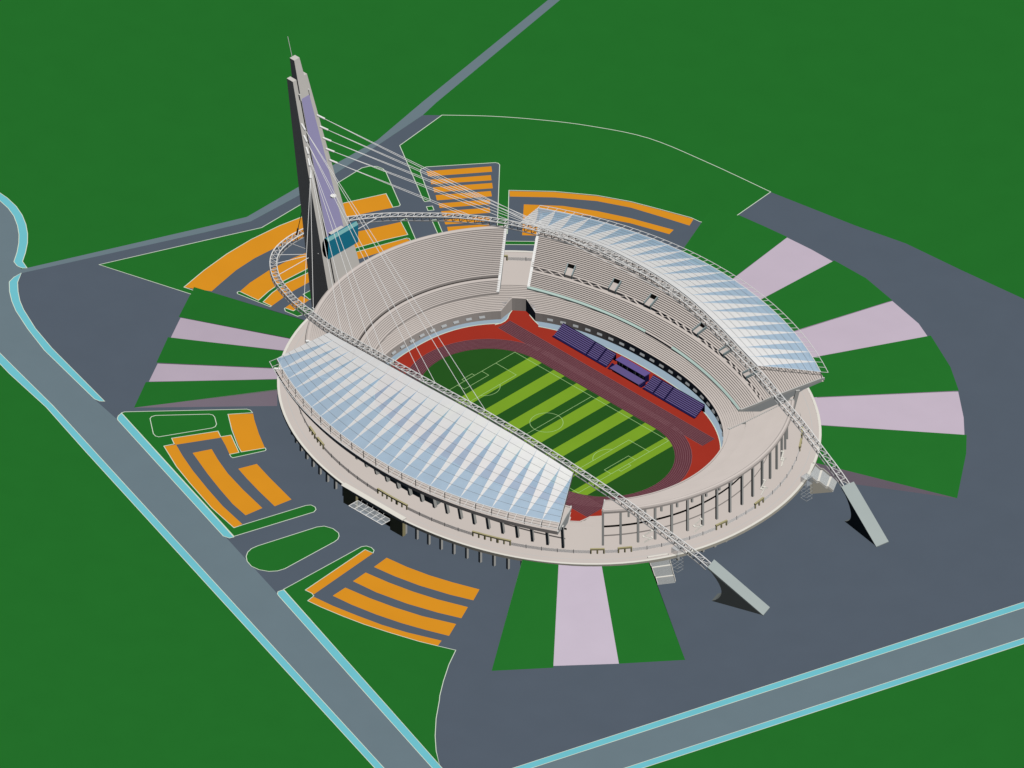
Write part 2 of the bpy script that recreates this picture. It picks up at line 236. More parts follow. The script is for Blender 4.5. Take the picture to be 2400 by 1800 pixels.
# sloping lawns and ramps that climb from the ground to the stadium deck
ZP = 11.2
PINK = lambda p: 'pink_shaded' if p[0] < -100 else ('pink_half_shaded' if p[1] > 0 else 'pink')  # slope shading painted in: darkest pink on the left, half tone on the far side
def fan(c, outer, i0, i1):
    mb = MB(); n = len(outer)-1
    zo = .12 if c == 'g' else .08
    zi = ZP if c == 'g' else ZP-.12
    dirs = []
    for k in range(n):
        a, b = outer[k], outer[k+1]
        p, q = lerp(i0, i1, k/n), lerp(i0, i1, (k+1)/n)
        # carry the sheet a little way in under the edge of the deck
        p = (p[0]*.985, p[1]*.985); q = (q[0]*.985, q[1]*.985)
        mb.quad((*a, zo), (*b, zo), (*q, zi), (*p, zi), 0)
    for e, p in ((outer[0], i0), (outer[-1], i1)):
        mb.tri((*e, .02), (p[0], p[1], .02), (p[0], p[1], zi), 1)
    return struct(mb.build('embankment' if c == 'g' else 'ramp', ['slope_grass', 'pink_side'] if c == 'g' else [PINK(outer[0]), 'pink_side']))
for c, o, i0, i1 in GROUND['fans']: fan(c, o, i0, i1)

# ------------------------------------------------------------------ sports field inside the bowl
NQ = 144
def ring(fn, n=NQ): return [fn(2*PI*i/n) for i in range(n)]
red_edge = lambda ph: oval(103.3, 75.7, 2.4, ph, .6)
wall_c = lambda ph: oval(105, 81.3, 2.35, ph, -1)
low_top = lambda ph: oval(121.5, 97.3, 2.35, ph, -.5)
deck_o = lambda ph: oval(159, 134, 2.13, ph, 2.0)
fence_c = lambda ph: oval(150, 125, 2.1, ph)
sheet('path', ring(lambda p: oval(118, 94, 2.35, p)), .09, 'walk')
sheet('field', ring(red_edge), .12, 'red')
mb = MB(); ribbon(mb, ring(red_edge), .5, .12, .12, closed=True); struct(mb.build('kerb', 'kerb'))
tun = GROUND['tunnel']
tun2 = [(2-x, -y) for x, y in tun]
for t in (tun, tun2):
    sheet('field', t, .26, 'red')
    for a, b in ((1, 7), (8, 12)):
        mb = MB(); ribbon(mb, t[a-1:b], .5, .12, .2); struct(mb.build('kerb', 'kerb'))
def capsule(r, n=24, c=45.6):
    out = []
    for i in range(n+1):
        t = -PI/2 + PI*i/n; out.append((c + r*math.cos(t), r*math.sin(t)))
    for i in range(n+1):
        t = PI/2 + PI*i/n; out.append((-c + r*math.cos(t), r*math.sin(t)))
    return out
RI, LN = 38.6, 1.175
sheet('running_track', capsule(RI+8*LN), .28, 'track')
SPUR = ((-83.5, 76.5, 45.2, 54.8), (-79.6, 79.6, -48.1, -34.5))
for xa, xb_, ya, yb in SPUR:
    sheet('running_track', [(xa, ya), (xb_, ya), (xb_, yb), (xa, yb)], .30, 'track')
lm = MB()
for k in range(9): ribbon(lm, capsule(RI+k*LN), .17, .33, closed=True)
for xa, xb_, ya, yb in SPUR:
    n = 8 if ya > 0 else 11
    for k in range(n+1):
        y = ya+.1+(yb-ya-.2)*k/n; ribbon(lm, [(xa, y), (xb_, y)], .17, .33)
struct(lm.build('track_marking', 'lane'))
sheet('lawn', capsule(RI), .36, 'pitch_dark')
def band(x0, x1):
    c, r = 45.6, RI-.15
    def yy(x): 
        d = abs(x)-c
        return r if d <= 0 else math.sqrt(max(0, r*r-d*d))
    xs = [x0+(x1-x0)*i/8 for i in range(9)]
    return [(x, -yy(x)) for x in xs] + [(x, yy(x)) for x in xs[::-1]]
sm = MB()
for k in range(7):
    x0 = -50.9 + 17.87*k; sm.poly(band(x0, x0+8.5), .39)
struct(sm.build('mown_stripe', 'pitch_light'))
pm = MB(); W_ = .26; zl = .42
def pl(pts, closed=False): ribbon(pm, pts, W_, zl, closed=closed)
pl([(-60.2,-35.3),(59.8,-35.3),(59.8,35.3),(-60.2,35.3)], True)
pl([(-.2,-35.3),(-.2,35.3)])
pl([(-.2+9.2*math.cos(t*PI/30), 9.2*math.sin(t*PI/30)) for t in range(60)], True)
for s in (1, -1):
    gx = 59.8 if s > 0 else -60.2
    pl([(gx, 20.4),(gx-s*16, 20.4),(gx-s*16,-20.4),(gx,-20.4)])
    pl([(gx, 9.45),(gx-s*5.4, 9.45),(gx-s*5.4,-9.45),(gx,-9.45)])
    pl([(gx, 3.9),(gx+s*2.1, 3.9),(gx+s*2.1,-3.9),(gx,-3.9)])
    c0 = gx-s*11.1; lim = math.acos(4.9/9)
    pl([(c0-s*9*math.cos(-lim+2*lim*i/14), 9*math.sin(-lim+2*lim*i/14)) for i in range(15)])
struct(pm.build('pitch_marking', 'pitch_line'))

# ------------------------------------------------------------------ stadium
ST = thing('stadium', 'large oval open air stadium with stepped beige stands around a striped green pitch', 'stadium')
ZD = 11.5
# deck: a raised ring all round
inner = ring(low_top); outer = ring(deck_o)
dm = MB()
for i in range(NQ):
    j = (i+1) % NQ
    a, b, c, d = inner[i], outer[i], outer[j], inner[j]
    dm.quad((*a, ZD), (*b, ZD), (*c, ZD), (*d, ZD))
    dm.quad((*d, ZD-1.2), (*c, ZD-1.2), (*b, ZD-1.2), (*a, ZD-1.2))
dm.build('deck', 'deck', ST)
em = MB()
for i in range(NQ):
    j = (i+1) % NQ
    b, c = outer[i], outer[j]
    bi, ci = lerp(b, (2,0), .0075), lerp(c, (2,0), .0075)
    bo, co = lerp(b, (2,0), -.002), lerp(c, (2,0), -.002)
    em.quad((*bi, ZD+.18), (*bo, ZD+.18), (*co, ZD+.18), (*ci, ZD+.18))
    em.quad((*ci, ZD), (*bi, ZD), (*bi, ZD+.18), (*ci, ZD+.18))
    em.quad((*bo, ZD-1.6), (*co, ZD-1.6), (*co, ZD+.18), (*bo, ZD+.18), 1)
    em.quad((*bi, ZD-1.6), (*ci, ZD-1.6), (*co, ZD-1.6), (*bo, ZD-1.6), 1)
em.build('deck_edge', ['deck_edge', 'fascia'], ST)
# pillars below the deck edge
ph = R_(-172)
while ph < R_(38):
    x, y = lerp(deck_o(ph), (2,0), .028 if ph < R_(-48) else .068)
    x2, y2 = deck_o(ph+.001); x1, y1 = deck_o(ph)
    h = .75
    mb = MB(); mb.box(x-h, y-h, 0, x+h, y+h, ZD-1.3); mb.build('pillar', 'column', ST)
    ph += 8.5/(math.hypot(x2-x1, y2-y1)/.001)
# faint joint line on the deck
jm = MB(); ribbon(jm, ring(lambda p: oval(154.5, 129.5, 2.12, p, 2)), .22, ZD+.02, closed=True); jm.build('deck_joint', 'grey', ST)

# lower stand with a player tunnel notched through it at two corners
def prof_lower():
    out = [(0, 5.8)]; n = 15
    for k in range(n):
        out.append(((k+1)/n, 5.8+(ZD-5.8)*k/n)); out.append(((k+1)/n, 5.8+(ZD-5.8)*(k+1)/n))
    return out
PLW = prof_lower()
N1, N2 = R_(138.3), R_(149.0); B1, B2 = R_(140.9), R_(144.9)
def t_start(ph):
    p = ph % PI                     # the second notch is half a turn away
    if p <= N1 or p >= N2: return 0
    if p < B1: return .5*(p-N1)/(B1-N1)
    if p > B2: return .5*(N2-p)/(N2-B2)
    return .5
def z_low(t): return 5.8+(ZD-5.8)*t
angs = sorted(set([2*PI*i/180 for i in range(181)] + [a+k*PI for k in (0,1) for a in (N1,N1+1e-4,B1,B2,N2-1e-4,N2)]))
lowm = MB(); wallm = MB()
for a0, a1 in zip(angs[:-1], angs[1:]):
    P0, Q0, P1, Q1 = wall_c(a0), low_top(a0), wall_c(a1), low_top(a1)
    mid = (a0+a1)/2
    s0, s1 = (t_start(a0), t_start(a1))
    if (mid % PI) < N1 or (mid % PI) > N2: s0 = s1 = 0
    for (ta, za), (tb, zb) in zip(PLW[:-1], PLW[1:]):
        if max(ta, tb) < min(s0, s1)-1e-6: continue
        A0, B0, A1, Bq = max(ta, s0), max(tb, s0), max(ta, s1), max(tb, s1)
        if A0 == B0 and A1 == Bq and ta != tb: continue
        if ta == tb and (ta < s0 or ta < s1): continue
        lowm.quad((*lerp(P0,Q0,A0), za), (*lerp(P0,Q0,B0), zb), (*lerp(P1,Q1,Bq), zb), (*lerp(P1,Q1,A1), za))
    u0, u1 = lerp(P0,Q0,s0), lerp(P1,Q1,s1)
    wallm.quad((*u1, 0), (*u0, 0), (*u0, z_low(s0)), (*u1, z_low(s1)))
lowm.build('lower_stand', 'concrete', ST)
wallm.build('inner_wall', 'concrete', ST)
cm = MB()
path = [lerp(wall_c(a), low_top(a), t_start(a)) for a in angs]
zs = [z_low(t_start(a)) for a in angs]
for i in range(len(path)-1):
    p, q = path[i], path[i+1]
    po, qo = lerp(p, (1,0), .004), lerp(q, (1,0), .004); pi_, qi = lerp(p, (1,0), -.004), lerp(q, (1,0), -.004)
    z0, z1 = zs[i]+.25, zs[i+1]+.25
    cm.quad((*po, z0), (*pi_, z0), (*qi, z1), (*qo, z1))
    cm.quad((*qo, z1-.7), (*po, z0-.7), (*po, z0), (*qo, z1))
cm.build('wall_coping', 'concrete', ST)
# windows along the inner wall, on the half that faces the open side
k = 0
ph = R_(28)
while ph < R_(236):
    step = 7.6
    x, y = wall_c(ph); x2, y2 = wall_c(ph+.001)
    ds = math.hypot(x2-x, y2-y)/.001
    if not (R_(135) < ph < R_(152)):
        w = 1.65/ds
        a, b = wall_c(ph-w), wall_c(ph+w)
        inw = lambda p, d: lerp(p, (1,0), d/90)
        mb = MB()
        mb.hexa([(*inw(a,.8), 2.1), (*inw(a,.0), 2.1), (*inw(b,.0), 2.1), (*inw(b,.8), 2.1)], [(*inw(a,.8), 2.3), (*inw(a,.0), 3.3), (*inw(b,.0), 3.3), (*inw(b,.8), 2.3)], 0)
        mb.build('window', 'win', ST)
    ph += step/ds

# upper stands
def profile(rows1, tr1, ri1, walk, wallh, rows2, tr2, ri2, nose=.1):
    # stepped section; the front edge of every tread stands a little proud (nose)
    d = 0; z = 0; out = [(0, 0)]
    for k in range(rows1):
        d += tr1 if k < rows1-1 else walk; out.append((d, z))
        if k < rows1-1: z += ri1; out.append((d, z+nose))
    wk = (d, z)
    z += wallh; out.append((d, z))
    for k in range(rows2):
        d += tr2; out.append((d, z))
        if k < rows2-1: z += ri2; out.append((d, z+nose))
    return out, d, z, wk
def make_stand(name, front, rim, zf, zr, prof, lip=True, under=.55, label=None):
    pts, D, Z, wk = prof
    n = len(front)-1
    P = [(d/D, zf + z/Z*(zr-zf)) for d, z in pts]
    sm = MB()
    for i in range(n):
        for (ta, za), (tb, zb) in zip(P[:-1], P[1:]):
            sm.quad((*lerp(front[i],rim[i],ta), za), (*lerp(front[i],rim[i],tb), zb), (*lerp(front[i+1],rim[i+1],tb), zb), (*lerp(front[i+1],rim[i+1],ta), za))
    o = sm.build(name, 'concrete', ST)
    if label: o['label'] = label
    # front fascia, back lip and the sloping underside
    fm = MB(); km = MB(); lipz = [(0, 0), (.8, .45), (1.7, .1), (2.1, -.8), (2.1, -2.0), (1.2, -2.6), (0, -2.7)] if lip else [(0, 0), (0, .3), (1.0, .3), (1.0, -1.9), (0, -2.0)]
    um = MB()
    for i in range(n):
        f0, f1, r0, r1 = front[i], front[i+1], rim[i], rim[i+1]
        fb0, fb1 = lerp(f0, r0, .012), lerp(f1, r1, .012)
        fo0, fo1 = lerp(f0, r0, -.012), lerp(f1, r1, -.012)
        fm.quad((*fo1, zf-1.0), (*fo0, zf-1.0), (*fo0, zf+.4), (*fo1, zf+.4), 0)
        fm.quad((*fo0, zf+.4), (*fb0, zf+.4), (*fb1, zf+.4), (*fo1, zf+.4), 0)
        fm.quad((*fb0, zf+.4), (*fb0, zf), (*fb1, zf), (*fb1, zf+.4), 0)
        Lr0 = math.hypot(r0[0]-f0[0], r0[1]-f0[1]); Lr1 = math.hypot(r1[0]-f1[0], r1[1]-f1[1])
        for (da, za), (db, zb) in zip(lipz[:-1], lipz[1:]):
            km.quad((*lerp(f0,r0,1+da/Lr0), zr+za), (*lerp(f0,r0,1+db/Lr0), zr+zb), (*lerp(f1,r1,1+db/Lr1), zr+zb), (*lerp(f1,r1,1+da/Lr1), zr+za), 0)
        zb = zr-(2.7 if lip else 2.0); zm = zf + (zr-zf)*under - 2.4
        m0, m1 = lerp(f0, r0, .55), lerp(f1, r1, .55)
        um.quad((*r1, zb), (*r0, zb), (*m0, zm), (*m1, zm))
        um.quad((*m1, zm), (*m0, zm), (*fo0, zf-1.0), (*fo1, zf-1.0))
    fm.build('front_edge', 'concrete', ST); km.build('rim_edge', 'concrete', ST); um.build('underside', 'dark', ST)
    # end walls with a pale coping
    for e in (0, n):
        f, r = front[e], rim[e]
        far_gap = f[0] < 0
        nxt = front[1] if e == 0 else front[n-1]
        mb = MB()
        poly = [(*lerp(f,r,t), z-.02) for t, z in P] + [(*r, zr-(2.7 if lip else 2.0)), (*lerp(f,r,.78), zf+(zr-zf)*.62), (*lerp(f,r,.55), zf+(zr-zf)*.3-1.5), (*lerp(f,r,.25), zf-2.2), (*f, zf-1.0)]
        mb.ngon(poly, 0)
        ob = mb.build('end_wall', 'grey', ST)
        d = Vector((r[0]-f[0], r[1]-f[1])).normalized(); nv = Vector((-d.y, d.x))
        if nv.dot(Vector((nxt[0]-f[0], nxt[1]-f[1]))) < 0: nv = -nv
        w0, w1 = (-.25, 1.25) if far_gap else (-.25, .45)
        mb = MB(); Lr = math.hypot(r[0]-f[0], r[1]-f[1])
        knots = [(-.012, zf+.9), (0, zf+.9)] + [(t, z+.55) for (t, z) in P[1::8]] + [(1, zr+.55), (1+1.5/Lr, zr+.55)]
        for (ta, za), (tb, zb) in zip(knots[:-1], knots[1:]):
            A, B = lerp(f,r,ta), lerp(f,r,tb)
            a0, a1 = (A[0]+nv.x*w0, A[1]+nv.y*w0), (A[0]+nv.x*w1, A[1]+nv.y*w1)
            b0, b1 = (B[0]+nv.x*w0, B[1]+nv.y*w0), (B[0]+nv.x*w1, B[1]+nv.y*w1)
            mb.hexa([(*a0,za-1.4),(*b0,zb-1.4),(*b1,zb-1.4),(*a1,za-1.4)], [(*a0,za),(*b0,zb),(*b1,zb),(*a1,za)], 0)
        mb.build('stair_cheek', 'white' if far_gap else 'column', ST)
    return P, wk, D
PSIDE = profile(10, 1.16, .4, 3.2, 1.7, 28, 1.2, .4, .16)
PEND = profile(8, .86, .56, 2.8, 1.8, 26, .86, .6, .05)
NS = 46
stands = {}
ZF = 18.4
def mirror(pts): return [(x, -y) for x, y in pts]
sf = arc3((-81, 65.9), (2, 82.3), (85, 65.9), NS); sr = arc3((-108, 103), (2, 130.5), (112, 103), NS)
for s in (1, -1):
    f = sf if s > 0 else mirror(sf); r = sr if s > 0 else mirror(sr)
    stands[s] = (f, r) + make_stand('upper_stand', f, r, ZF, 34.6, PSIDE, lip=False)
ff = arc3((-88.7, 51.1), (-106.8, 0), (-88.7, -51.1), NS); fr_ = arc3((-108.7, 77.4), (-140, 0), (-108.7, -77.4), NS)
make_stand('upper_stand', ff, fr_, ZF, 39.4, PEND)
nf = arc3((93.5, 48.5), (111.5, 0), (93.5, -48.5), NS); nr = arc3((117.3, 73.5), (145.3, 0), (117.3, -73.5), NS)
make_stand('upper_stand', nf, nr, ZF, 37.6, PEND)
# concourse floors under the stands: a mid-level floor with a dark edge and a low plinth on the deck
def concourse(front, rim, din, dpl, zc, start=.5):
    cm_ = MB(); pm_ = MB()
    n = len(front)-1
    for i in range(n):
        q = []
        for k in (i, i+1):
            f, r = front[k], rim[k]; L = math.hypot(r[0]-f[0], r[1]-f[1])
            q.append((lerp(f,r,start/L), lerp(f,r,1-din/L), lerp(f,r,1-dpl/L)))
        (a0,b0,c0),(a1,b1,c1) = q
        cm_.quad((*a0,zc),(*b0,zc),(*b1,zc),(*a1,zc),0)
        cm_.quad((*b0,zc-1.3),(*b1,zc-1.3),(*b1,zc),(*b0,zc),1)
        pm_.quad((*a0,ZD+.9),(*c0,ZD+.9),(*c1,ZD+.9),(*a1,ZD+.9),0)
        pm_.quad((*c0,ZD),(*c1,ZD),(*c1,ZD+.9),(*c0,ZD+.9),0)
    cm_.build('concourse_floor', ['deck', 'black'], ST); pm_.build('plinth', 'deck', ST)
concourse(nf, nr, 15.5, 10.5, 15.2)
concourse(stands[-1][0], stands[-1][1], 30, 25, 15.6)
f_, r_ = stands[-1][0], stands[-1][1]
rm = MB()
for i in range(NS):
    if not (-56 < r_[i][0] < 24): continue
    L0 = math.hypot(r_[i][0]-f_[i][0], r_[i][1]-f_[i][1]); p0, p1 = lerp(f_[i], r_[i], 1-18.6/L0), lerp(f_[i+1], r_[i+1], 1-18.6/L0)
    q0, q1 = lerp(f_[i], r_[i], 1-26/L0), lerp(f_[i+1], r_[i+1], 1-26/L0)
    rm.hexa([(*p0,ZD),(*p1,ZD),(*q1,ZD),(*q0,ZD)], [(*p0,27.2),(*p1,27.2),(*q1,26),(*q0,26)])
rm.build('room', 'room', ST)
# columns under the end stand rims and the side stands
def col(x, y, z0, z1, ang, w=1.25, d=1.25, name='column', top=None, m='column'):
    c, s = math.cos(ang), math.sin(ang)
    mb = MB(); q = []
    tx, ty = top or (x, y)
    for px, py, z in ((x, y, z0), (tx, ty, z1)):
        q.append([(px+c*u*d/2-s*v*w/2, py+s*u*d/2+c*v*w/2, z) for u, v in ((-1,-1),(1,-1),(1,1),(-1,1))])
    mb.hexa(q[0], q[1]); return mb.build(name, m, ST)
e15 = arc3((117.3, 73.5), (145.3, 0), (117.3, -73.5), 16)
f15 = arc3((93.5, 48.5), (111.5, 0), (93.5, -48.5), 16)
for k in range(17):
    r, f = e15[k], f15[k]; L = math.hypot(r[0]-f[0], r[1]-f[1])
    x, y = lerp(f, r, 1-2.2/L); a = math.atan2(r[1]-f[1], r[0]-f[0])
    col(x, y, ZD, 35.1, a)
    if 0 < k < 16:
        rm = lerp(e15[k], e15[k-1], .5); fm_ = lerp(f15[k], f15[k-1], .5)
        x, y = lerp(fm_, rm, 1-5.5/L); col(x, y, 27, 34.2, a, 1.1, 1.1, 'hanger')
NM = 23
sf24 = arc3((-81, 65.9), (2, 82.3), (85, 65.9), NM); sr24 = arc3((-108, 103), (2, 130.5), (112, 103), NM)
for s in (1, -1):
    for k in range(NM+1):
        f, r = sf24[k], sr24[k]; L = math.hypot(r[0]-f[0], r[1]-f[1])
        x, y = lerp(f, r, 1-17.5/L); tx, ty = lerp(f, r, 1-13.5/L)
        a = math.atan2(s*(r[1]-f[1]), r[0]-f[0])
        col(x, s*y, ZD, 28.6, a, 1.5, 2.2, 'column', (tx, s*ty))
# walkway openings, aisle steps and glass balustrades of the two side stands
for s in (1, -1):
    f, r, P, wk, D = stands[s]
    tw = wk[0]/D; zw = [z for t, z in P if abs(t-tw) < 1e-6][0]
    def at(u, t):
        x = u*NS; i = min(NS-1, int(x)); return lerp(lerp(f[i], r[i], t), lerp(f[i+1], r[i+1], t), x-i)
    voms = [.12, .27, .40, .60, .73, .865] if s > 0 else []
    for u in voms:
        for du in (-1, 1):
            mb = MB(); L = 88*2.2
            p0, p1 = at(u+du*2.0/L, tw-.5/D), at(u+du*2.0/L, tw+6.2/D)
            q0, q1 = at(u+du*2.6/L, tw-.5/D), at(u+du*2.6/L, tw+6.2/D)
            if du > 0: p0, p1, q0, q1 = q0, q1, p0, p1
            ang = [(*q0, zw-.2), (*p0, zw-.2), (*p1, zw+2.0), (*q1, zw+2.0)]
            top = [(*q0, zw+2.9), (*p0, zw+2.9), (*p1, zw+5.3), (*q1, zw+5.3)]
            mb.hexa(ang, top); mb.build('opening_wall', 'teal_grey', ST)
        mb = MB(); L = 88*2.2
        def ln(d_, x_): return at(u+x_/L, tw+d_/D)
        zr_ = lambda d_: zw+1.7+.324*max(0, d_)+.22
        mb.quad((*ln(-.4,2), zr_(0)), (*ln(-.4,-2), zr_(0)), (*ln(4.6,-2), zr_(4.6)), (*ln(4.6,2), zr_(4.6)), 0)
        mb.quad((*ln(4.6,2), zr_(4.6)), (*ln(4.6,-2), zr_(4.6)), (*ln(5.6,-2), zr_(7.5)+.9), (*ln(5.6,2), zr_(7.5)+.9), 1)
        mb.quad((*ln(-.4,-2), zw), (*ln(-.4,2), zw), (*ln(-.4,2), zr_(0)), (*ln(-.4,-2), zr_(0)), 0)
        mb.build('opening', ['concrete', 'black'], ST)
    if s > 0:
        for k in range(30):
            u = (k+.7)/30.5
            if any(abs(u-v) < .018 for v in voms): continue
            L = 88*2.2
            for sg in (-1, 1):
                mb = MB()
                a, b = at(u, tw-1.0/D), at(u+sg*3.0/L, tw-1.0/D); c, d = at(u+sg*3.0/L, tw+.1/D), at(u, tw+.1/D)
                if sg < 0: a, b, c, d = b, a, d, c
                za, zb = (zw+1.7, zw+.1) if sg > 0 else (zw+.1, zw+1.7)
                mb.hexa([(*a, zw), (*b, zw), (*c, zw), (*d, zw)], [(*a, za), (*b, zb), (*c, zb), (*d, za)])
                mb.build('aisle_step', 'concrete', ST)
        for x0, x1 in ((.0, .46), (.585, 1.0)):
            mb = MB(); n = 18
            for i in range(n):
                u0_, u1_ = x0+(x1-x0)*i/n, x0+(x1-x0)*(i+1)/n
                a, b, c, d = at(u0_, -.022), at(u1_, -.022), at(u1_, .004), at(u0_, .004)
                mb.hexa([(*a, ZF-.5), (*b, ZF-.5), (*c, ZF-.5), (*d, ZF-.5)], [(*a, ZF+.3), (*b, ZF+.3), (*c, ZF+1.0), (*d, ZF+1.0)])
            mb.build('balustrade', 'aqua', ST)

# ------------------------------------------------------------------ arch truss (one loop over both side stands and behind the mast)
HALF = [(181,53.9,21.3),(174.4,55,24.4),(167.1,56.4,27.1),(159.7,57.7,29.7),(152.3,59.1,32.3),(144.9,60.5,34.9),(137.5,61.8,37.5),(129.9,62.9,39.9),(122.1,64.1,42.1),(114.3,65.4,44.3),(106.3,66.8,46.4),(98.4,68.1,48.4),(89.9,69.3,50.1),(81.8,70.4,51.8),(73.5,71.7,53.5),(65.2,73,55.2),(56.8,74.2,56.8),(48.1,75.3,58.1),(39.3,76.5,59.3),(30.6,77.4,60.3),(20.9,78.2,60.9),(11,78.8,61.2),(1.2,79.2,61.3),(-8.8,79.4,61.2),(-18.9,79.4,60.9),(-29.5,79.2,60.5),(-40,78.7,59.8),(-51.2,77.8,58.6),(-63.1,76.4,57),(-75.1,74.7,55),(-87.1,72.9,52.9),(-99.4,70.6,50.7),(-111.3,67.4,48.6),(-123.9,63.3,46),(-137.4,58.4,42.8),(-150.2,52.4,39.6),(-167.3,43.3,35.6),(-182.4,31.3,32),(-191.5,20.3,29.8),(-195.4,10.3,29),(-196.8,0,28.6)]
ctrl = HALF + [(x,-y,z) for x,y,z in HALF[-2::-1]]
def catmull(P, per=6):
    out = []
    for i in range(len(P)-1):
        p0, p1, p2, p3 = (Vector(P[max(0,i-1)]), Vector(P[i]), Vector(P[i+1]), Vector(P[min(len(P)-1,i+2)]))
        for k in range(per):
            t = k/per
            out.append(.5*((2*p1)+(p2-p0)*t+(2*p0-5*p1+4*p2-p3)*t*t+(3*p1-p0-3*p2+p3)*t**3))
    out.append(Vector(P[-1])); return out
fine = catmull(ctrl)
acc = [0]
for a, b in zip(fine[:-1], fine[1:]): acc.append(acc[-1]+(b-a).length)
NB = int(acc[-1]/4.7)
AP = []; j = 0
for k in range(NB+1):
    s_ = acc[-1]*k/NB
    while j < len(acc)-2 and acc[j+1] < s_: j += 1
    AP.append(fine[j].lerp(fine[j+1], (s_-acc[j])/max(1e-9, acc[j+1]-acc[j])))
frames = []
for k, p in enumerate(AP):
    t = (AP[min(k+1,NB)]-AP[max(k-1,0)]).normalized()
    n = Vector((t.y, -t.x, 0)).normalized()      # to the outside of the loop
    b = n.cross(t).normalized()
    if b.z < 0: b = -b
    frames.append((p, t, n, b))
AH, AD = 1.9, 2.7
ch = {'to': [p+n*AH for p,t,n,b in frames], 'ti': [p-n*AH for p,t,n,b in frames],
      'bo': [p+n*AH-b*AD for p,t,n,b in frames], 'bi': [p-n*AH-b*AD for p,t,n,b in frames]}
TR = thing('arch_truss', 'white steel lattice arch looping over both stand roofs and around the leaning mast', 'truss', (181, 0, 0))
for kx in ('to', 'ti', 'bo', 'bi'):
    mb = MB(); mb.tube(ch[kx], .33); mb.build('chord', 'truss' if kx[0] == 't' else 'chord_low_shaded', TR)
tl, sl = MB(), MB()          # top face bracing, side and bottom bracing
for k in range(NB):
    tl.beam(ch['to'][k], ch['ti'][k], .26, .26); tl.beam(ch['to'][k], ch['ti'][k+1], .26, .26)
    for A, B in (('to','bo'), ('ti','bi')):
        sl.beam(ch[A][k], ch[B][k], .34, .34); sl.beam(ch[A][k], ch[B][k+1], .2, .2)
    sl.beam(ch['bo'][k], ch['bi'][k], .22, .22)
tl.build('top_lattice', 'truss', TR); sl.build('side_lattice', 'darksteel', TR)  # dark colour paints in the unlit sides and gaps of the truss
def arch_at(x, side):
    best = min(range(NB+1), key=lambda k: abs(AP[k].x-x) + (0 if AP[k].y*side >= 0 else 1e4))
    return best
# ------------------------------------------------------------------ anchor piers
for s, (sx, sy, ex, ey) in ((-1, (181.2,-53, 213.5,-41.8)), (1, (181, 54, 213.4, 48.9))):
    AN = thing('anchor_pier', 'sloping grey concrete pier anchoring the ' + ('front arch beside the bottom stairs' if s < 0 else 'rear arch beside the sloping green embankment'), 'pier', (sx, sy, 0), 'concrete piers at the feet of the arch')
    d = Vector((ex-sx, ey-sy, 0)).normalized(); n = Vector((-d.y, d.x, 0)) ; hw = 4.25
    Lp = math.hypot(ex-sx, ey-sy); zt = 22.3
    prof = [(0, zt, 1), (Lp, .35, 1)]
    # side outline: sloping top, flat foot, concave back
    side = [(0, zt), (Lp, .5), (Lp, 0)] + [(2.2, 0)]
    curve = []
    for i in range(11):
        t = i/10; x = 2.2*(1-t)**2 + 2*(15.5)*t*(1-t) + 0*t*t; z = 0*(1-t)**2 + 2*6.5*t*(1-t) + (zt-1.1)*t*t
        curve.append((x, z))
    side = [(0, zt), (Lp, .6), (Lp, 0)] + curve
    o0 = Vector((sx, sy, 0))
    slab = MB()
    A = [o0+d*x+n*hw for x, z in ((0,0),(Lp,0))]; B = [o0+d*x-n*hw for x, z in ((0,0),(Lp,0))]
    th = 1.2
    slab.hexa([(B[0].x,B[0].y,zt-th),(B[1].x,B[1].y,-.2),(A[1].x,A[1].y,-.2),(A[0].x,A[0].y,zt-th)], [(B[0].x,B[0].y,zt),(B[1].x,B[1].y,.5),(A[1].x,A[1].y,.5),(A[0].x,A[0].y,zt)])
    slab.build('slab', 'pier', AN)
    body = MB(); bw = hw-.5
    side2 = [(0.2, zt-th+.02), (Lp-.3, -.1)] + curve
    pa = [o0+d*x+n*bw+Vector((0,0,z)) for x, z in side2]; pb = [o0+d*x-n*bw+Vector((0,0,z)) for x, z in side2]
    tris = geometry.tessellate_polygon([[Vector((x, z, 0)) for x, z in side2]])
    for t in tris:
        body.tri(*[tuple(pa[i]) for i in t]); body.tri(*[tuple(pb[i]) for i in t[::-1]])
    m_ = len(side2)
    for i in range(1, m_):
        j2 = (i+1) % m_
        body.quad(tuple(pa[i]), tuple(pb[i]), tuple(pb[j2]), tuple(pa[j2]))
    body.build('web', 'web', AN)

# ------------------------------------------------------------------ leaning mast tower
TW = thing('mast_tower', 'tall leaning concrete mast with a purple glass strip and a teal sign box', 'tower', (-161, 0, 0))
xf = lambda z: -152.5-.294*z
xb = lambda z: -169.2-.207*z
yo = lambda z: 14.2-.0634*z
yc = lambda z: 8.7-.0431*z if z <= 127 else 3.23-.054*(z-127)
def prism(z0, z1, X0, X1, Y0, Y1, mb=None, mi=0):
    mb = mb or MB()
    b = [(X0(z0),Y0(z0),z0),(X1(z0),Y0(z0),z0),(X1(z0),Y1(z0),z0),(X0(z0),Y1(z0),z0)]
    t = [(X0(z1),Y0(z1),z1),(X1(z1),Y0(z1),z1),(X1(z1),Y1(z1),z1),(X0(z1),Y1(z1),z1)]
    mb.hexa(b, t, mi); return mb
ZT = 137.3
prism(0, ZT, xb, xf, lambda z: -yo(z), lambda z: -yc(z)-.1).build('leg', 'tower', TW)
prism(0, ZT, xb, xf, lambda z: yc(z)+.1, yo).build('leg', 'tower', TW)
xcf = lambda z: xf(z)+1.0
xcb = lambda z: min(xb(z)+1.2, xcf(z)-2.7)
core = MB()
for z0, z1 in ((0, 127), (127, 148.8)):
    prism(z0, z1, xcb, xcf, lambda z: -yc(z), yc, core)
core.build('core', 'tower', TW)
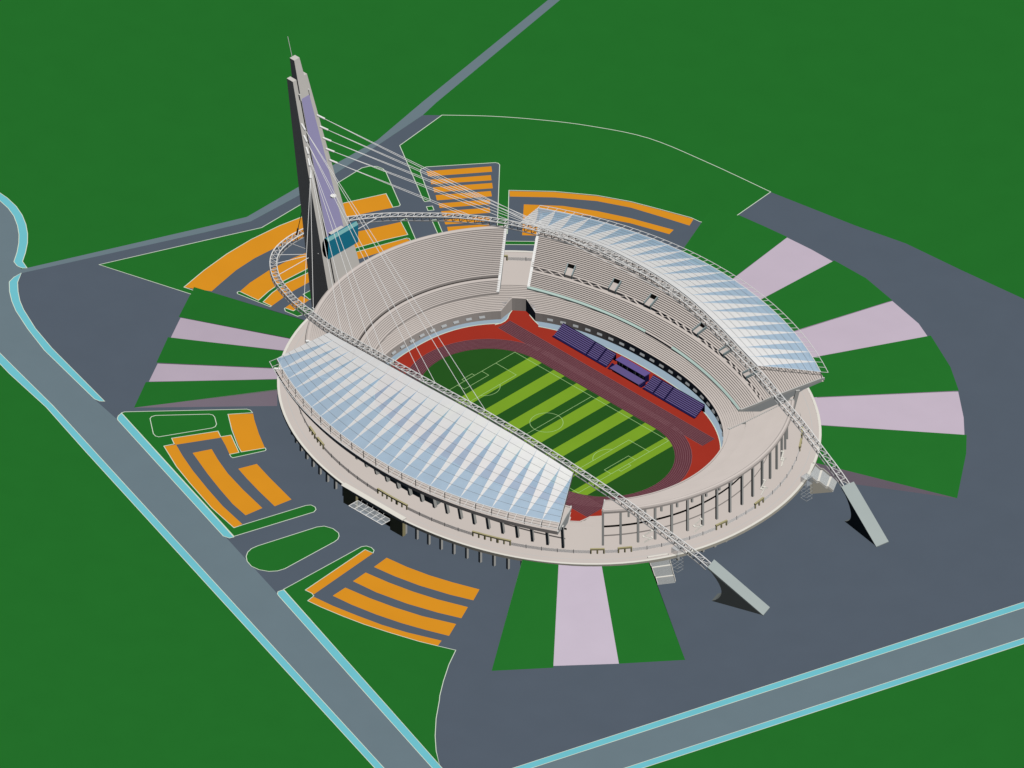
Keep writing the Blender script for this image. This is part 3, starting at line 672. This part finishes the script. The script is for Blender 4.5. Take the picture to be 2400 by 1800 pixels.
pgl = prism(45, 126.5, lambda z: xcf(z)-.1, lambda z: xcf(z)+.12, lambda z: -yc(z)+.25, lambda z: yc(z)-.15)
pgl.build('glass_strip', 'purple_glass', TW)
for s in (1, -1):
    mb = prism(126.0, 129.5, lambda z: xcf(z)-.6, lambda z: xcf(z)+.5, (lambda z: yc(126)-.2) if s > 0 else (lambda z: -yc(126)-.8), (lambda z: yc(126)+.7) if s > 0 else (lambda z: -yc(126)+.1))
    mb.build('cap', 'towertop', TW)
sg = MB(); sp = [(-159,37.2),(-159,49),(-160.4,50.6),(-162.4,49.4),(-163.6,46),(-163.6,41),(-162.4,38)]
y0, y1 = -11.75, 11.75
for i in range(len(sp)):
    a, b = sp[i], sp[(i+1) % len(sp)]
    sg.quad((a[0],y0,a[1]), (a[0],y1,a[1]), (b[0],y1,b[1]), (b[0],y0,b[1]), 1 if i == 1 else 0)
sg.ngon([(x,y0,z) for x, z in sp][::-1], 2); sg.ngon([(x,y1,z) for x, z in sp], 2)
sgo = sg.build('sign_box', ['teal', 'teal_lit', 'black'], TW)
mb = MB(); mb.box(-170, -5, 39, -162.8, 5, 48.5); mb.build('bracket', 'tower', TW)
mb = MB()
zc, yd = 67.8, 2.7; xd = xcf(zc)+2.0
c1 = [(xd+1.7*math.cos(2*PI*i/20), yd+1.7*math.sin(2*PI*i/20)) for i in range(20)]
for i in range(20):
    a, b = c1[i], c1[(i+1) % 20]
    mb.quad((*a, zc-.6), (*b, zc-.6), (*b, zc+.2), (*a, zc+.2))
mb.ngon([(*p, zc+.2) for p in c1]); mb.ngon([(*p, zc-.6) for p in c1[::-1]])
mb.build('dish', 'white', TW)
mb = MB(); mb.tube([(-198.0, -.8, 148.7), (-201.6, -.8, 161.2)], .16); mb.build('antenna', 'steel', TW)
mb = MB()
for x0 in (-169, -164): mb.box(x0, -13.5, 0, x0+3, -14.6, 1.0)
mb.build('plinth', 'white', TW)

# ------------------------------------------------------------------ stay cables
anch = [(-185.4,6.05,112.7,22.5),(-183.3,6.3,105.9,-16.6),(-181.3,6.55,99.1,-57.5),(-179.3,6.9,92.6,-84.6),(-177.1,7.2,86,-124)]
ordn = ['topmost', 'second highest', 'middle', 'second lowest', 'lowest']
for s in (-1, 1):
    for i, (x, y, z, ax) in enumerate(anch):
        side = 'front' if s < 0 else 'rear'
        CB = thing('stay_cable', f'{ordn[i]} white stay cable pair strung from the mast to the {side} arch', 'cable', (x, s*y, z), 'stay cables between mast and arch')
        k = arch_at(ax, s)
        p0 = Vector((x-.2, s*y, z)); mids = AP[k]
        d = (mids-p0).normalized()
        mb = MB(); mb.tube([p0, p0+d*5.0], .62, 10); mb.build('socket', 'steel', CB)
        for kk, key in ((k, 'to'), (k+1 if s < 0 else k-1, 'ti')):
            e = ch[key][max(0, min(NB, kk))]
            mb = MB(); sd = Vector((0,0,.0))
            mb.tube([p0+d*4.6, e], .155, 5); mb.build('cable', 'steel', CB)
BS = thing('back_stay', 'dark back stay between the rear of the mast and the loop of the arch', 'cable', (-196.8, 0, 29))
mb = MB(); mb.tube([(-196.4, 1.0, 28.9), (-185.0, .6, 77)], .2); mb.build('cable', 'darksteel', BS)  # dark colour stands in for the cable's unlit side
mb = MB(); mb.tube([(-196.4, 1.0, 28.9), (-195.3, 1.0, 33.8)], .5, 8); mb.build('socket', 'darksteel', BS)
for nm, s, pts in (('front', -1, [(-172, 40, 33.2, -174, 11, 31), (-183.5, 29, 30.6, -175.5, 10.5, 31), (-190.5, 20, 28.7, -176, 9.5, 31), (-195.2, 6, 27.5, -166.3, 11.9, 37.5)]),
                   ('rear', 1, [(-172, 40, 33.2, -174, 11, 31), (-183.5, 29, 30.6, -175.5, 10.5, 31), (-190.5, 20, 28.7, -176, 9.5, 31)])):
    for i, (a, b, c, d, e, f) in enumerate(pts):
        o = MB(); o.tube([(a, s*b, c), (d, s*e, f)], .2)
        ob = o.build('loop_strut', 'steel')
        lab = ['outermost white strut', 'second white strut', 'third white strut', 'innermost white strut'][i] + f' tying the arch loop to the {nm} flank of the mast'
        ob['label'] = lab; ob['category'] = 'strut'; ob['group'] = 'struts between arch loop and mast'

# ------------------------------------------------------------------ roofs
oa = arc3((-108.8, 102), (1.5, 130.5), (112, 102), NM)
ro_z = [40.3-.6*i/NM for i in range(NM+1)]
def yz_arch(x):
    for a, b in zip(HALF[:-1], HALF[1:]):
        if b[0] <= x <= a[0]:
            t = (a[0]-x)/(a[0]-b[0]); return a[1]+(b[1]-a[1])*t, a[2]+(b[2]-a[2])*t
ia = []
for i in range(NM+1):
    x = -95+(92.5+95)*i/NM; y, z = yz_arch(x); ia.append((x, y+3.0, z-.4))
NSUB = 9
for s in (-1, 1):
    RF = thing('roof_canopy', 'white and blue glazed crescent roof over the ' + ('near stand, above the entrance pavilion' if s < 0 else 'far stand behind the purple seating'), 'roof', (0, s*100, 40), 'glazed stand roofs')
    I = [Vector((x, s*y, z)) for x, y, z in ia]
    O = [Vector((oa[i][0], s*oa[i][1], ro_z[i])) for i in range(NM+1)]
    def S(i, t, bulge=.25): # surface point on the radial line i
        p = I[i].lerp(O[i], t); p.z += bulge*4*t*(1-t); return p
    wm = MB(); bm_ = MB()
    for i in range(NM):
        # blue wedge: point at the inner end of line i+1, wide at the outer edge; white wedge the other way round
        for k in range(NSUB):
            t0, t1 = k/NSUB, (k+1)/NSUB
            def D(t):
                q = S(i, t).lerp(S(i+1, t), 1-min(1, max(0, (t-.07)/.93))); return q
            a0, a1, d0, d1, c0, c1_ = S(i,t0), S(i,t1), D(t0), D(t1), S(i+1,t0), S(i+1,t1)
            lift = Vector((0,0,.1))
            d0 = d0+lift*4*t0*(1-t0)*.9; d1 = d1+lift*4*t1*(1-t1)*.9
            def face(m, *ps):
                ps = [tuple(p) for p in ps]
                if s > 0: ps = ps[::-1]
                # drop coincident corners
                q = []
                for p in ps:
                    if not any((Vector(p)-Vector(r)).length < 1e-4 for r in q): q.append(p)
                if len(q) >= 3: m.ngon(q)
            face(wm, d0, a0, a1, d1)
            face(bm_, c0, d0, d1, c1_)
    wo = wm.build('white_panels', 'roof_white', RF); bo = bm_.build('glass_panels', 'roof_blue', RF)
    for o in (wo, bo):                     # make every face look upward
        for p in o.data.polygons:
            if p.normal.z < 0: p.flip()
    sm_ = MB(); rg = MB()
    up = Vector((0,0,.16))
    for k in range(1, NSUB):
        sm_ = MB(); sm_.tube([S(i,k/NSUB)+up for i in range(NM+1)], .1, 4); sm_.build('seam', 'seam', RF)
    for i in range(NM+1):
        rg = MB(); rg.tube([S(i,k/NSUB)+up*.5 for k in range(NSUB+1)], .14, 4); rg.build('rafter', 'ridge', RF)
    for E_ in (I, O):
        ed = MB(); ed.tube(E_, .26, 6); ed.build('edge_beam', 'steel' if E_ is O else 'darksteel', RF)  # inner beam coloured dark to paint the shaded gap beside the truss
    # ladder-like frame outside the outer edge
    out = []
    for i in range(2*NM+1):
        a = i/2; j = min(NM-1, int(a)); o = O[j].lerp(O[j+1], a-j)
        nv = Vector((o.x-1.5, o.y+s*96*.0, 0)); cx, cy = 1.5, s*-96
        nv = Vector((o.x-cx, o.y-cy, 0)).normalized()
        out.append((o, o+nv*4.3+Vector((0,0,-1.2))))
    fm = MB(); fm.tube([q for p, q in out], .2, 5)
    for p, q in out: fm.beam(p, q, .2, .2)
    fm.build('outer_frame', 'steel', RF)
    pm_ = MB()
    for i in range(NM+1):
        r = sr24[i]; pm_.beam(O[i], (r[0], s*r[1], 34.9), .3, .3)
    for i in range(NM):
        for f_ in (.35, .7):
            a = O[i].lerp(Vector((sr24[i][0], s*sr24[i][1], 35)), f_); b = O[i+1].lerp(Vector((sr24[i+1][0], s*sr24[i+1][1], 35)), f_)
            pm_.beam(a, b, .14, .14)
    pm_.build('edge_posts', 'darksteel', RF)
    for e in (0, NM):
        tm = MB(); low = [S(e, k/NSUB)-Vector((0,0,2.4*(1-.2*abs(k/NSUB-.5)))) for k in range(NSUB+1)]
        tm.tube(low, .17, 5)
        for k in range(NSUB):
            tm.beam(S(e,k/NSUB), low[k], .16, .16)
            tm.beam(S(e,k/NSUB), low[k+1], .16, .16); tm.beam(low[k], S(e,(k+.5)/NSUB), .12, .12)
        tm.build('end_truss', 'darksteel', RF)

# ------------------------------------------------------------------ entrance pavilion below the deck edge
EP = thing('entrance_pavilion', 'entrance pavilion with two dark blocks, a pale roof slab and a glass canopy', 'pavilion', (-2.5, -133, 0))
for x0, x1 in ((-25.7, -16), (10.7, 20.6)):
    mb = MB(); mb.box(x0, -133.2, 0, x1, -130.9, 11.3); mb.build('block', 'tan', EP)
mb = MB(); mb.box(-26.4, -134.4, 11.72, 21.4, -131.0, 12.2); mb.build('roof_slab', 'deck_edge', EP)
mb = MB(); mb.box(-16, -132.2, 8.5, 10.7, -131.6, 11.7); mb.build('lintel', 'dark', EP)
mb = MB(); mb.box(-16, -131.4, 0, 10.7, -131.0, 8.5); mb.build('doors', 'dark', EP)
fm = MB(); gm = MB(); x0, x1, ya, yb, zc = -15.5, 10.4, -139.2, -132.2, 6.0
for k in range(7):
    x = x0+(x1-x0)*k/6; fm.beam((x, ya, zc), (x, yb, zc), .3, .3)
for y in (ya, (ya+yb)/2, yb): fm.beam((x0, y, zc), (x1, y, zc), .25 if y != ya else .45, .3)
gm.quad((x0, ya, zc+.05), (x1, ya, zc+.05), (x1, yb, zc+.05), (x0, yb, zc+.05))
for k in range(1, 6): 
    x = x0+(x1-x0)*k/6; fm.beam((x, (ya+yb)/2-.5, zc), (x, yb+.3, zc+4), .12, .12)
fm.build('canopy_frame', 'steel', EP); gm.build('canopy_glass', 'glass', EP)

# ------------------------------------------------------------------ deck fence and entry gates
GATES = [(-123.4, 'tan entry gate under the far left end of the near roof, first of the pair', 'tan entry gates on the deck'),
  (-118.6, 'tan entry gate at the left end of the fence, second of the pair', 'tan entry gates on the deck'),
  (-92.0, 'left tan gate of the three above the glass canopy', 'tan entry gates on the deck'),
  (-88.7, 'middle tan gate of the three above the glass canopy', 'tan entry gates on the deck'),
  (-85.1, 'right tan gate of the three above the glass canopy', 'tan entry gates on the deck'),
  (-62.0, 'left tan gate of the three below the end of the near roof', 'tan entry gates on the deck'),
  (-58.8, 'middle tan gate of the three below the end of the near roof', 'tan entry gates on the deck'),
  (-55.5, 'right tan gate of the three below the end of the near roof', 'tan entry gates on the deck'),
  (-34.0, 'tan gate at the gap between near roof and end stand', 'tan entry gates on the deck'),
  (-28.0, 'tan gate left of the first zigzag escape stair', 'tan entry gates on the deck'),
  (-5.3, 'tan gate in the middle of the end stand fence', 'tan entry gates on the deck'),
  (6.1, 'tan gate just below the third zigzag stair from the left', 'tan entry gates on the deck'),
  (29.5, 'tan gate below the rear arch, nearer the lift tower', 'tan entry gates on the deck'),
  (34.1, 'tan gate right under the rear arch where it crosses the deck', 'tan entry gates on the deck'),
  (145.6, 'tan gate seen through the gap between the two far stands', 'tan entry gates on the deck')]
def tang(ph):
    a, b = fence_c(ph-.002), fence_c(ph+.002); t = Vector((b[0]-a[0], b[1]-a[1], 0)).normalized(); return t
def make_gate(ph, label, group):
    x, y = fence_c(ph); t = tang(ph); n = Vector((t.y, -t.x, 0)); c = Vector((x, y, ZD))
    GT = thing('entry_gate', label, 'gate', (x, y, ZD), group)
    for u in (-3.6, 0, 3.6):
        mb = MB(); mb.beam(c+t*u, c+t*u+Vector((0,0,2.6)), .7, .7); mb.build('post', 'tan', GT)
    mb = MB(); mb.beam(c+t*-4.0+Vector((0,0,2.95)), c+t*4.0+Vector((0,0,2.95)), 1.1, .9); mb.build('lintel', 'tan', GT)
gphs = []
for ph, label, grp in GATES:
    make_gate(R_(ph), label, grp); gphs.append(R_(ph))
FN = thing('deck_fence', 'low grey see-through fence with dark posts curving along the stadium deck', 'fence', (1, -125, ZD))
def fence_run(a0, a1):
    def ds(ph):
        x, y = fence_c(ph); x2, y2 = fence_c(ph+.001); return math.hypot(x2-x, y2-y)/.001
    cuts = [a0]
    for gp in sorted(gphs):
        if a0-.05 < gp < a1+.05: cuts += [gp-4.1/ds(gp), gp+4.1/ds(gp)]
    cuts.append(a1)
    for c0, c1 in zip(cuts[::2], cuts[1::2]):
        L = (c1-c0)*ds((c0+c1)/2)
        if L < 1.5: continue
        n = max(1, round(L/8.6)); pts = [c0+(c1-c0)*i/n for i in range(n+1)]
        for i, (p, q) in enumerate(zip(pts[:-1], pts[1:])):
            a, b = fence_c(p), fence_c(q); mb = MB(); mb.beam((*a, ZD+1.2), (*b, ZD+1.2), .06, 2.0)
            mb.build('panel', 'fence', FN)
            if i:
                mb = MB(); mb.beam((*a, ZD), (*a, ZD+2.5), .24, .24); mb.build('post', 'darksteel', FN)
fence_run(R_(-150), R_(42)); fence_run(R_(136), R_(152))

# ------------------------------------------------------------------ outside stairs with lift towers
for nm, (tl, tr, bl, br) in (('near the front arch pier', ((141.8,-62.9),(147.7,-52.7),(152.7,-66.1),(158.2,-57.7))), ('near the rear arch pier', ((150.7,54.9),(142.8,65.3),(158.4,65.2),(152.6,74.6)))):
    SG = thing('outside_stairs', f'pale stairway with two landings descending from the deck {nm}', 'stairs', (tl[0], tl[1], 0), 'stairways down from the deck')
    st = MB(); la = MB(); seq = []
    t = 0; z = ZD-.3
    lens = [('f', .30), ('l', .09), ('f', .30), ('l', .09), ('f', .22)]
    drop = (ZD-.4)/.82
    for kind, ln in lens:
        L = lambda t: (lerp(tl, bl, t), lerp(tr, br, t))
        if kind == 'l':
            a, b = L(t); c, d = L(t+ln)
            la.hexa([(*a,z-.5),(*c,z-.5),(*d,z-.5),(*b,z-.5)], [(*a,z),(*c,z),(*d,z),(*b,z)]); seq.append((t, z)); t += ln; seq.append((t, z))
        else:
            seq.append((t, z))
            n = int(ln/.022); dz = drop*ln/n
            for k in range(n):
                a, b = L(t); c, d = L(t+ln/n)
                z -= dz
                st.hexa([(*a,z-.8),(*c,z-.8),(*d,z-.8),(*b,z-.8)], [(*a,z+.02),(*c,z+.02),(*d,z+.02),(*b,z+.02)])
                t += ln/n
            seq.append((t, z))
    a, b = tl, tr
    la.hexa([(a[0]*.993,a[1]*.993,ZD-.6),(*a,ZD-.6),(*b,ZD-.6),(b[0]*.993,b[1]*.993,ZD-.6)], [(a[0]*.993,a[1]*.993,ZD+.05),(*a,ZD+.05),(*b,ZD+.05),(b[0]*.993,b[1]*.993,ZD+.05)])
    st.build('flights', 'grey', SG); la.build('landings', 'deck_edge', SG)
    sgn = MB()
    a, b = (lambda t: lerp(tr, br, t)), (lambda t: lerp(tl, bl, t))
    for side, fn in (('a', a), ('b', b)):
        rl = MB()
        for (t0, z0), (t1, z1) in zip(seq[:-1], seq[1:]): rl.beam((*fn(t0), z0+.8), (*fn(t1), z1+.8), .3, 1.0)
        rl.build('railing', 'deck_edge', SG)
    sd = MB()
    fl = a if 'front' in nm else (lambda t: lerp(tl, bl, t))
    for (t0, z0), (t1, z1) in zip(seq[:-1], seq[1:]):
        sd.quad((*fl(t0), 0), (*fl(t1), 0), (*fl(t1), z1), (*fl(t0), z0))
    sd.build('side_wall', 'fascia', SG)
for nm, x, y in (('front stairway', 150.2, -48.2), ('rear stairway', 152.6, 50.4)):
    LT = thing('lift_tower', f'slim glass lift tower in a light frame beside the {nm}', 'lift tower', (x, y, 0), 'glass lift towers')
    fm = MB(); gm = MB(); h = 2.3; zt = 15
    for ux, uy in ((-1,-1),(1,-1),(1,1),(-1,1)): fm.beam((x+ux*h, y+uy*h, 0), (x+ux*h, y+uy*h, zt), .1, .1)
    for z in (.6, 3, 5.4, 7.8, 10.2, zt):
        q = [(x-h,y-h,z),(x+h,y-h,z),(x+h,y+h,z),(x-h,y+h,z)]
        for i in range(4): fm.beam(q[i], q[(i+1)%4], .11, .11)
    gm.box(x-h+.1, y-h+.1, 10.4, x+h-.1, y+h-.1, zt-.1); fm.build('frame', 'grey', LT); gm.build('cabin', 'glass', LT)
# escape stairs hanging below the near end stand
for i, (x, y, lab) in enumerate(((131.5,-52.6,'beside the leftmost gate'),(143.5,-25.6,'left of centre behind the fence'),(143.5,25.6,'right of centre behind the fence'),(131.5,52.6,'near the rear arch crossing'))):
    ES = thing('escape_stair', f'white zigzag escape stair under the near end stand {lab}', 'stairs', (x, y, ZD), 'zigzag escape stairs on the deck')
    a = math.atan2(y, x-40); t = Vector((-math.sin(a), math.cos(a), 0)); n = Vector((math.cos(a), math.sin(a), 0)); c = Vector((x, y, ZD))
    for k in range(3):
        s0 = 1 if k % 2 == 0 else -1
        p = c - t*s0*2.2 + n*(k%2)*1.2 + Vector((0,0,.2+2.3*k)); q = c + t*s0*2.2 + n*(k%2)*1.2 + Vector((0,0,.2+2.3*(k+1)))
        mb = MB(); mb.beam(p, q, .8, .14); mb.beam(p+n*.5+Vector((0,0,.9)), q+n*.5+Vector((0,0,.9)), .2, .2)
        mb.beam(q-t*.2*s0-n*.6, q+t*.9*s0-n*.6, 2.0, .25); mb.build('flight', 'deck_edge', ES)
# ------------------------------------------------------------------ purple seating in front of the far stand
for x0, x1, ai, lab in ((-56, -14.6, (-30.5, -21.8), 'temporary purple seating left of the commentary box'), (14.4, 54.6, (21.8, 30.5), 'temporary purple seating right of the commentary box')):
    PS = thing('seating_block', lab + ' on the red apron', 'grandstand', ((x0+x1)/2, 65, .12), 'purple seating blocks')
    sm = MB(); n = 8; y0, y1, z0, z1 = 61.4, 68.7, .9, 5.0
    for k in range(n):
        ya = y0+(y1-y0)*k/n; yb = y0+(y1-y0)*(k+1)/n; z = z0+(z1-z0)*k/(n-1); zp = z0+(z1-z0)*(k-1)/(n-1) if k else .15
        sm.quad((x0,ya,zp),(x1,ya,zp),(x1,ya,z),(x0,ya,z), 1)
        sm.quad((x0,ya,z),(x1,ya,z),(x1,yb,z),(x0,yb,z), 0)
        for x, fl in ((x0, 0), (x1, 1)):
            q = [(x,ya,z-1.0),(x,yb,z-1.0),(x,yb,z),(x,ya,z)]; sm.ngon(q if fl else q[::-1], 1)
    sm.build('tiers', ['purple', 'purple_dark'], PS)
    mb = MB(); mb.box(x0, y1, .15, x1, y1+.25, z1+.5); mb.build('back_wall', 'purple_dark', PS)
    mb = MB(); mb.box(x0-.2, y0-1.0, .15, x1+.2, y0, .55); mb.build('plinth', 'purple_dark', PS)
    for x in ai:
        mb = MB()
        for k in range(n):
            ya = y0+(y1-y0)*k/n; yb = y0+(y1-y0)*(k+1)/n; z = z0+(z1-z0)*k/(n-1)
            mb.box(x-.5, ya-.06, z-.7, x+.5, yb-.08, z+.12)
        mb.build('aisle', 'purple_dark', PS)
CBX = thing('commentary_box', 'purple commentary box with a flat roof and a dark window band between the seating blocks', 'booth', (.6, 66, .12))
mb = MB(); mb.box(-10.1, 65.0, .15, 11.4, 68.6, 5.1); mb.build('cabin', 'purple_dark', CBX)
for a, b in ((-10.7,-3.5),(-3.45,4.2),(4.25,12.0)):
    mb = MB(); mb.box(a, 64.3, 5.12, b, 69.1, 5.6); mb.build('roof', 'purple_roof', CBX)
for k, x in enumerate((-9,-6.6,-2.6,3.6,7.2,9.6)):
    mb = MB(); mb.box(x-.8, 64.9, 3.1 if k not in (2,3) else 2.5, x+.8, 64.98, 4.6); mb.build('window', 'win', CBX)
mb = MB(); mb.box(-10.6, 59.7, 1.5, 11.9, 64.9, 2.3); mb.box(-9.5, 60.6, .15, 11, 64.7, 1.5, 1); mb.build('platform', ['purple', 'black'], CBX)
for x in (-12.2, 12.2):
    mb = MB()
    for k in range(5): mb.box(x-.9, 60.5+k*.75, .15, x+.9, 61.25+k*.75, .5+k*.42)
    mb.build('steps', 'purple_dark', CBX)

# ------------------------------------------------------------------ camera, light, world
W0 = Vector((-40.13, 12.98, 0)); d = Vector((1,-1,1)).normalized()
cam = bpy.data.cameras.new('camera'); co = bpy.data.objects.new('camera', cam); COL.objects.link(co)
cam.type = 'ORTHO'; cam.ortho_scale = 565.685; cam.clip_start = 10; cam.clip_end = 6000
co.location = W0 + d*900
co.rotation_euler = (-d).to_track_quat('-Z', 'Y').to_euler()
sc.camera = co
EL, AZ = R_(67), R_(4)
sdir = Vector((math.cos(EL)*math.cos(AZ), math.cos(EL)*math.sin(AZ), math.sin(EL)))
sun = bpy.data.lights.new('sun', 'SUN'); so = bpy.data.objects.new('sun', sun); COL.objects.link(so)
sun.energy = 5.0; sun.angle = R_(.5); sun.color = (1.0, .985, .965)
sun.use_shadow = False
so.rotation_euler = (-sdir).to_track_quat('-Z', 'Y').to_euler()
wd = bpy.data.worlds.new('World'); sc.world = wd; wd.use_nodes = True
nt = wd.node_tree; bg = nt.nodes['Background']
sky = nt.nodes.new('ShaderNodeTexSky'); sky.sky_type = 'NISHITA'; sky.sun_disc = False
sky.sun_elevation = EL; sky.sun_rotation = R_(90)-AZ
nt.links.new(sky.outputs['Color'], bg.inputs['Color']); bg.inputs['Strength'].default_value = .02
sc.view_settings.view_transform = 'Standard'; sc.view_settings.look = 'None'; sc.view_settings.exposure = 0
sc.cycles.max_bounces = 6; sc.cycles.diffuse_bounces = 0; sc.cycles.transparent_max_bounces = 12
